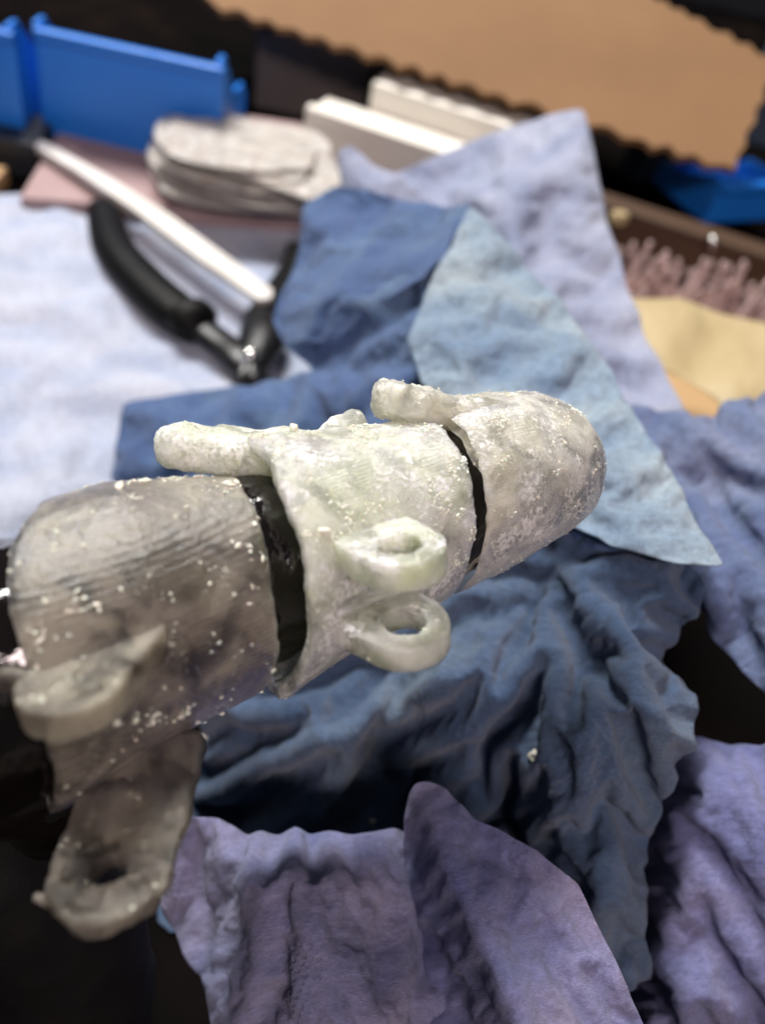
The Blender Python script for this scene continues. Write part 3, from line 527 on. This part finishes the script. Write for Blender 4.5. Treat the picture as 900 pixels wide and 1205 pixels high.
tube('support_lump', [cam2w(pc(395, 634, 110)+UU*13.3), cam2w(pc(420, 625, 111.5)+UU*13.6), cam2w(pc(440, 615, 112.5)+UU*13.6)], [1.0, 2.2, 2.0], M['resin_clear'], mc, n=30, m=30, lump=0.5, seed=9)
up = UU*0.7+NN*0.3
p_, d_, s_ = scatter(sfM, 5200, 3, 0.07, 0.62, lambda P, D: 0.25+np.clip(D @ up, 0, 1)**1.5*2); tag(crumbs(mc, 'residue_flakes', p_, d_, s_, 1), kind='stuff')
p_, d_, s_ = scatter(sfL, 900, 5, 0.08, 0.95, lambda P, D: 0.6+np.clip(D @ up, 0, 1)); tag(crumbs(lc, 'residue_flakes', p_, d_, s_, 2), kind='stuff')
p_, d_, s_ = scatter(sfR, 2400, 7, 0.07, 0.6, lambda P, D: 0.4+np.clip(D @ up, 0, 1)**1.5*2); tag(crumbs(rc, 'residue_flakes', p_, d_, s_, 3), kind='stuff')

# loose crumbs one can point at
from mathutils.bvhtree import BVHTree
for i, (par, v, nr) in enumerate(LUGS):
    if np.sum(nr*(v-v.mean(0))) < 0: nr = -nr
    rs = np.random.RandomState(i+60); wt = np.clip(nr @ up, 0, 1)**1.5+0.06; wt *= np.clip(0.5+fbm(v/2, i, 3), 0.02, 2)**2; n = 90 if par is lc else 330
    k = rs.choice(len(v), n, p=wt/wt.sum()); tag(crumbs(par, 'residue_flakes', v[k]+rs.normal(size=(n, 3))*0.05, nr[k], 0.07+0.5*rs.rand(n)**4, i+70), kind='stuff')
bpy.context.view_layer.update()
TREES = []
for o in bpy.data.objects:
    if o.type == 'MESH' and (o.name.startswith(('paper_towel', 'cuff_shell'))):
        mw = o.matrix_world; TREES.append(BVHTree.FromPolygons([mw @ q.co for q in o.data.vertices], [tuple(p.vertices) for p in o.data.polygons]))
def land(px, py):
    for dx, dy in [(0, 0)]+[(r_*math.cos(t_), r_*math.sin(t_)) for r_ in (4, 8, 14, 22, 35) for t_ in np.arange(0, 6.28, 0.5)]:
        h = land1(px+dx, py+dy)
        if h is not None: return h
    return W(px, py, 110)
def land1(px, py):
    o = Vector(CAM*0.001); d = (Vector(W(px, py, 100)*0.001)-o).normalized(); best = None
    for t in TREES:
        h = t.ray_cast(o, d)
        if h[0] is not None and (best is None or h[3] < best[3]): best = h
    return np.array(best[0])*1000 if best else None
def crumb(px, py, z, size, label, seed):
    rs = np.random.RandomState(seed); bm = bmesh.new(); bmesh.ops.create_icosphere(bm, subdivisions=3, radius=size/2)
    v = np.array([list(q.co) for q in bm.verts]); v *= rs.uniform(0.7, 1.2, 3); v += v*(fbm(v/size*2.5, seed, 3)*0.45)[:, None]
    f = [[x.index for x in q.verts] for q in bm.faces]; bm.free()
    tag(mesh_obj('crumb', v+(land(px, py) if z is None else W(px, py, z)), f, M['crumb']), label, 'crumb', 'loose white crumbs')
crumb(346, 503, 107.8, 1.3, 'small white crumb standing on top of the middle cuff', 1)
crumb(381, 628, None, 1.5, 'round white crumb on the middle cuff left of its eye tabs', 2)
crumb(629, 890, None, 1.9, 'white crumb lying in a fold of the shaded blue towel', 3)
crumb(438, 966, None, 1.0, 'tiny white crumb on the towel above the puffed towel fold', 4)
crumb(141, 573, None, 1.1, 'tan crumb on the upper edge of the smoky cuff', 5)
crumb(236, 868, None, 1.3, 'pale flake at the lower edge of the smoky cuff', 6)

exec_bg = True
# ---------------------------------------------------------------- pliers, stick
pl = empty('pliers', T(297, 418, 4)); tag(pl, 'black handled pliers lying open on the white sheet', 'pliers')
M['grip'] = simple('black_grip', (0.002, 0.002, 0.002), (0.003, 0.003, 0.003), 0.45, 0.1, 0.8, 0.0003, **{'Specular IOR Level': 0.12})
M['steel_black'] = simple('blackened_steel', (0.004, 0.004, 0.005), (0.008, 0.008, 0.009), 0.35, 0.1, 1, 0.0001, Metallic=0.3)
M['steel'] = simple('bright_steel', (0.75, 0.72, 0.66), (0.6, 0.6, 0.6), 0.2, 0.1, 1, 0.00005, Metallic=1.0)
tube('handle', [T(122, 246, 8), T(134, 290, 8), T(166, 330, 8), T(205, 365, 8), T(236, 384, 8)], [6.6, 7.8, 8.4, 8.6, 8], M['grip'], pl, n=40, m=24, flat=0.75)
tube('handle', [T(348, 292, 8), T(345, 312, 8), T(325, 348, 8), T(306, 378, 8)], [4.2, 4.6, 5.6, 6.4], M['grip'], pl, n=40, m=24, flat=0.75)
tube('collar', [T(222, 372, 9), T(230, 380, 9)], [9, 9], M['grip'], pl, n=8, m=24, flat=0.8)
tube('arm', [T(232, 382, 8), T(262, 404, 8), T(286, 424, 8), T(304, 448, 7)], [5.6, 5.6, 6.6, 4.4], M['steel_black'], pl, n=30, m=20, flat=0.6)
tube('arm', [T(308, 374, 9), T(310, 396, 9), T(300, 420, 9), T(288, 446, 8)], [6.4, 8.4, 6.4, 4.0], M['steel_black'], pl, n=30, m=20, flat=0.6)
tube('jaw', [T(296, 432, 10), T(300, 446, 9), T(306, 456, 8)], [3.2, 2.8, 1.6], M['steel_black'], pl, n=16, m=16, flat=0.7)
tube('jaw', [T(290, 432, 10), T(286, 444, 9), T(284, 454, 8)], [3.2, 2.8, 1.6], M['steel_black'], pl, n=16, m=16, flat=0.7)
pv = T(295, 416, 13); tube('pivot', [pv-np.array([0, 0, 4]), pv+np.array([0, 0, 0.6])], [3.6, 2.8], M['steel'], pl, n=8, m=24)

M['white'] = simple('white_plastic', (0.58, 0.55, 0.50), (0.66, 0.64, 0.62), 0.35, 0.05, 1.0, 0.00005)
a_, b_ = T(36, 164, 12), T(326, 352, 12)
tp = []
for px, py in ((34, 158), (60, 168), (130, 208), (200, 252), (270, 303), (322, 340), (320, 350), (306, 352), (240, 308), (160, 248), (90, 200), (50, 177), (33, 165)):
    tp.append(T(px, py, 15))
tag(prism('plastic_stick', tp[::-1], 3.0, M['white'], bev=0.9), 'long white plastic stick lying across behind the pliers, its tip at the left', 'stick')

# ---------------------------------------------------------------- pink foam and plastic bag
M['foam'] = simple('mauve_foam', (0.30, 0.20, 0.20), (0.38, 0.27, 0.27), 0.75, 0.03, 1.2, 0.0003)
fb = [T(22, 232, 8), T(96, 108, 16), T(400, 150, 16), T(436, 262, 8), T(200, 245, 8)]
tag(prism('foam_slab', fb[::-1], 7, M['foam'], bev=1.2), 'mauve pink foam slab lying in front of the blue bins', 'foam slab')
M['bag'], bt2, bb2 = mat('cloudy_plastic_bag', (0.80, 0.76, 0.70), 0.32)
bb2.inputs['Transmission Weight'].default_value = 0.35; v_ = mm(bt2, scale=(1, 1, 1))
wv = ntex(bt2, v_, 0.12, 6, 0.65, 2.0)
bt2.links.new(ramp(bt2, wv, [(0.30, (0.45, 0.30, 0.24)), (0.42, (0.78, 0.71, 0.64)), (0.6, (0.90, 0.88, 0.84))]), bb2.inputs['Base Color']); bump(bt2, bb2, wv, 0.003)
bag = empty('plastic_strips', T(290, 215, 16)); rs = np.random.RandomState(3)
for k in range(9):
    cx_, cy_ = 285+rs.uniform(-14, 14), 196-k*3.2+rs.uniform(-3, 3); a0 = 0.22+rs.uniform(-.22, .22); ln, wd_ = rs.uniform(95, 128)-k*2, rs.uniform(38, 50)-k*2; ring = []
    for t in np.linspace(0, 2*math.pi, 26, endpoint=False):
        c_, s_ = math.cos(t), math.sin(t); rr_ = 1+0.09*noise(np.array([[t*2.2, k*3.0, 0.5]]), 5)[0]
        x_, y_ = ln*np.sign(c_)*abs(c_)**0.7*rr_, wd_*np.sign(s_)*abs(s_)**0.7*rr_
        ring.append(T(cx_+x_*math.cos(a0)-y_*math.sin(a0), cy_+x_*math.sin(a0)+y_*math.cos(a0), 17+k*1.9+1.2*noise(np.array([[t*1.5, k*1.7, 2.]]), 8)[0]))
    prism('strip', np.array(ring)[::-1], 0.9, M['bag'], bag, bev=0)
tag(bag, 'stack of cloudy thin plastic pieces heaped on the pink foam', 'plastic pieces')

# ---------------------------------------------------------------- blue storage bins
M['blue'] = simple('glossy_blue_plastic', (0.010, 0.16, 0.62), (0.014, 0.19, 0.70), 0.38, 0.02, 0.4, 0.0002)
M['blue_in'] = M['blue']
def bin_(org, yaw, w_, d_, h_, label, front=0.99):
    o = empty('storage_bin', org); tag(o, label, 'storage bin', 'blue storage bins')
    ca, sa = math.cos(yaw), math.sin(yaw)
    def L_(x, y, z): return (org[0]+ca*x-sa*y, org[1]+sa*x+ca*y, org[2]+z)
    rbox('front_panel', L_(w_/2, 0, 0), (w_, 2.4, h_*front), M['blue'], o, yaw=yaw, bev=0.9)
    rbox('lip', L_(w_/2, -1.4, h_*front-4), (w_+1, 5, 4.2), M['blue'], o, yaw=yaw, bev=1.2)
    rbox('back_panel', L_(w_/2, d_, 0), (w_, 2.4, h_*0.5), M['blue'], o, yaw=yaw, bev=0.9)
    rbox('base', L_(w_/2, d_/2, 0.5), (w_-2, d_-2, 2.4), M['blue'], o, yaw=yaw, bev=0.7)
    for x in (1.2, w_-1.2):
        pts = [L_(x, -1, 0.2), L_(x, d_+1, 0.2), L_(x, d_+1, h_*0.55), L_(x, d_*0.6, h_*0.6), L_(x, d_*0.15, h_*1.02), L_(x, -1, h_*1.02)]
        prism('side_panel', pts, 2.4, M['blue'], o, bev=0.6)
    return o
BH = 54
b0 = T(42, 28, BH); b1 = T(264, 76, BH); b0[2] = b1[2] = 0; yw = math.atan2(b1[1]-b0[1], b1[0]-b0[0]); wd = np.linalg.norm(b1-b0)
bin_(b0, yw, wd, 50, BH, 'blue storage bin with its wide front panel behind the pink foam')
bin_(b0-np.array([math.cos(yw), math.sin(yw), 0])*(wd+4)-np.array([0, 10, 0]), yw, wd, 50, BH, 'blue storage bin cut off by the left edge')
print('bin', b0, b1, yw, wd)
M['brown'] = simple('dark_brown_board', (0.050, 0.024, 0.011), (0.075, 0.038, 0.018), 0.6, 0.02, 0.6, 0.0003)
M['greyb'] = simple('grey_brown_box', (0.085, 0.07, 0.062), (0.11, 0.09, 0.08), 0.7, 0.02, 0.6, 0.0003)
M['dark'] = simple('charcoal_plastic', (0.012, 0.014, 0.018), (0.02, 0.023, 0.03), 0.45, 0.02, 0.6, 0.0002)
M['slate'] = simple('slate_plastic', (0.045, 0.065, 0.10), (0.06, 0.085, 0.13), 0.5, 0.02, 0.6, 0.0002)
M['card'] = simple('brown_cardboard', (0.165, 0.085, 0.034), (0.20, 0.105, 0.044), 0.85, 0.015, 0.6, 0.0004)
M['cream'] = simple('cream_card', (0.36, 0.28, 0.14), (0.44, 0.35, 0.20), 0.6, 0.02, 0.8, 0.0002)
c_ = T(150, 60, 0)
tag(rbox('wooden_crate', (c_[0]+60, c_[1]+230, 0), (420, 60, 160), M['brown'], yaw=yw, bev=3), 'dark brown wooden board standing behind the blue bins', 'board')
c_ = T(345, 160, 0)
tag(rbox('grey_box', (c_[0], c_[1]+40, 0), (58, 30, 38), M['greyb'], yaw=yw, bev=1.5), 'dull grey box between the blue bin and the white tray', 'box')
# white stepped tray
M['cream2'] = simple('white_tray_plastic', (0.74, 0.71, 0.64), (0.80, 0.77, 0.70), 0.5)
wt_ = empty('white_tray', T(370, 165, 0)); tag(wt_, 'stepped white plastic tray beneath the cardboard flap', 'tray')
p0 = T(366, 178, 8); p1 = T(600, 258, 8); yw2 = math.atan2(p1[1]-p0[1], p1[0]-p0[0]); L2 = np.linalg.norm(p1-p0)
ca, sa = math.cos(yw2), math.sin(yw2)
mid_ = lambda x, y, z: (p0[0]+ca*x-sa*y, p0[1]+sa*x+ca*y, z)
rbox('lower_step', mid_(L2/2, 0, 0), (L2, 26, 30), M['cream2'], wt_, yaw=yw2, bev=1.5)
rbox('rim', mid_(L2/2, -10, 29), (L2, 6, 4), M['cream2'], wt_, yaw=yw2, bev=1.0)
rbox('upper_step', mid_(L2*0.6, 28, 0), (L2*0.8, 28, 42), M['cream2'], wt_, yaw=yw2, bev=1.5)

# ---------------------------------------------------------------- cardboard with a scalloped edge
def wavy(a, b, n, amp, seed):
    rs = np.random.RandomState(seed); a = np.array(a, float); b = np.array(b, float); d = b-a; nn = np.array([d[1], -d[0], 0]); nn /= np.linalg.norm(nn); out = []
    x = 0.0; per = []
    while x < n: per.append((x, rs.uniform(0.7, 1.35), rs.uniform(0.45, 1.15))); x += per[-1][1]
    for x, ln_, am_ in per:
        for u_ in np.arange(8)/8.0:
            if (x+u_*ln_)/n >= 1: break
            q = a+d*((x+u_*ln_)/n); q[:2] += nn[:2]*amp*am_*(1-2*abs(math.sin(math.pi*u_))**1.4); out.append(q)
    return out
cp = wavy((262, 16, 392), (858, 206, 372), 15, -4.0, 1)+wavy((860, 205, 372), (905, 95, 415), 4, -3, 2)+wavy((905, 75, 415), (720, -22, 460), 7, -3, 3)+[np.array((400, -150, 520)), np.array((180, -60, 440))]
pa, pb_, pd = (pc(262, 16, 400), pc(858, 206, 372), pc(600, -100, 470)); nn_ = np.cross(pb_-pa, pd-pa)
def on_plane(q):
    d = pc(q[0], q[1], 1.0); return cam2w(d*(pa.dot(nn_)/d.dot(nn_)))
tag(prism('cardboard_sheet', [on_plane(q) for q in cp][::-1], 3.0, M['card'], bev=0), 'brown cardboard sheet with scalloped edges reaching over the white tray', 'cardboard')
bx = bpy.data.objects['cardboard_sheet']

# ---------------------------------------------------------------- right hand clutter
q0, q1 = T(700, 228, 30), T(930, 302, 30); yw3 = math.atan2(q1[1]-q0[1], q1[0]-q0[0])
tag(rbox('wooden_rail', ((q0[0]+q1[0])/2, (q0[1]+q1[1])/2, 14), (np.linalg.norm(q1-q0)+120, 14, 16), M['brown'], yaw=yw3, bev=1.5), 'dark brown wooden rail behind the clear rods', 'rail')
M['haze_plastic'], ht, hb = mat('clear_lilac_plastic', (0.74, 0.56, 0.54), 0.3); hb.inputs['Transmission Weight'].default_value = 0.45
M['tray_in'] = simple('mauve_tray', (0.26, 0.17, 0.15), (0.33, 0.22, 0.20), 0.6, 0.03, 0.7, 0.0003)
tr_ = [T(700, 278, 6), T(760, 296, 6), T(960, 372, 6), T(960, 400, 6), T(800, 372, 6), T(700, 360, 6)]
tag(prism('mauve_pad', tr_[::-1], 5, M['tray_in'], bev=1), 'mauve pad the clear rods stand on', 'pad')
rs = np.random.RandomState(4)
proto = None
for k in range(34):
    px = 728+k*5.6+rs.uniform(-5, 5); py = 346+(px-735)*0.26+rs.uniform(-12, 10); b = T(px, py, 6); hh = rs.uniform(11, 24); ln = rs.uniform(-7, 7, 2)
    o = tube('clear_rod', [b, b+np.array([ln[0]*.5, ln[1]*.5, hh*.5]), b+np.array([ln[0], ln[1], hh])], [1.5, 1.3, 1.1], M['haze_plastic'], n=8, m=10)
    tag(o, 'thin clear plastic rod standing among the others on the mauve pad', 'plastic rod', 'clear rods behind the cream bag')
for px, py, hh, lb in ((776, 306, 12, 'clear rod with the left one of the two shining round heads'), (838, 282, 22, 'clear rod with the right one of the two shining round heads')):
    b = T(px, py+44, 6); t_ = T(px, py+4, 30); o = empty('headed_pin', b); tag(o, lb, 'pin', 'pins with shining heads')
    tube('shaft', [b, (b+t_)/2, t_], [0.8, 0.8, 0.8], M['haze_plastic'], o, n=8, m=10)
    tube('head', [t_, t_+np.array([0, 0, 2.0])], [2.2, 2.2], M['steel'], o, n=8, m=16)
sheet('paper_bag', [(728, 352, 300), (800, 352, 305), (845, 372, 300), (930, 388, 300), (1000, 400, 300), (1000, 520, 240), (860, 520, 240), (846, 470, 252), (800, 440, 262), (770, 430, 262),
       (785, 385, 280), (840, 400, 286), (852, 470, 246), (900, 440, 262)],
      M['cream'], None, seed=15, amp=0.4, L=26, oct=2, outline=10, sm=5, thick=0.3, grow=0.035, fine=0.01, cell=22, inner=[(2, 11), (11, 12)])
pb = bpy.data.objects['paper_bag']; tag(pb, 'cream paper bag with a folded flap at the right edge', 'paper bag')
M['kraft'] = simple('kraft_card', (0.50, 0.31, 0.14), (0.56, 0.36, 0.18), 0.7, 0.03, 0.7, 0.0002)
kp = [T(760, 395, 3), T(880, 430, 3), T(900, 540, 3), T(740, 540, 3)]
tag(prism('kraft_card', kp[::-1], 2, M['kraft'], bev=.3), 'small tan card under the cream paper bag', 'card')
# far right
q = T(880, 268, 0)
fbn = bin_(T(828, 262, 18), yw3+0.75, 60, 40, 20, 'blue storage bin corner below the cardboard tip at the right edge')
q = T(900, 200, 0); tag(rbox('slate_box', (q[0]+45, q[1]+60, 0), (110, 60, 120), M['slate'], yaw=yw3, bev=2), 'slate blue plastic box behind the cardboard tip', 'box')
q = T(755, 215, 0); tag(rbox('grey_clip', (q[0], q[1]+6, 0), (26, 14, 22), M['slate'], yaw=0.6, bev=3), 'small grey blue plastic block under the cardboard edge', 'plastic block')
q = T(840, 20, 0); tag(rbox('dark_case', (q[0]+20, q[1]+60, 0), (200, 80, 150), M['dark'], yaw=yw, bev=4), 'dark charcoal case at the top right corner', 'case')
q = T(725, 255, 26); tag(rbox('brass_clip', (q[0], q[1]-6, 26), (7, 5, 5), M['cream'], yaw=0.5, bev=1.2), 'small cream block beside the lavender towel edge', 'block')
q = T(10, 190, 0); tag(rbox('dark_block', (q[0]-8, q[1]+2, 0), (50, 30, 16), M['dark'], yaw=yw, bev=2), 'dark slate block below the left bins', 'block')
q = T(10, 222, 0); tag(rbox('tan_block', (q[0]-30, q[1]-6, 0), (60, 14, 8), M['kraft'], yaw=yw, bev=1.5), 'tan wooden strip left of the foam slab', 'wooden strip')

for o in bpy.data.objects:
    if '_o' in o: del o['_o']
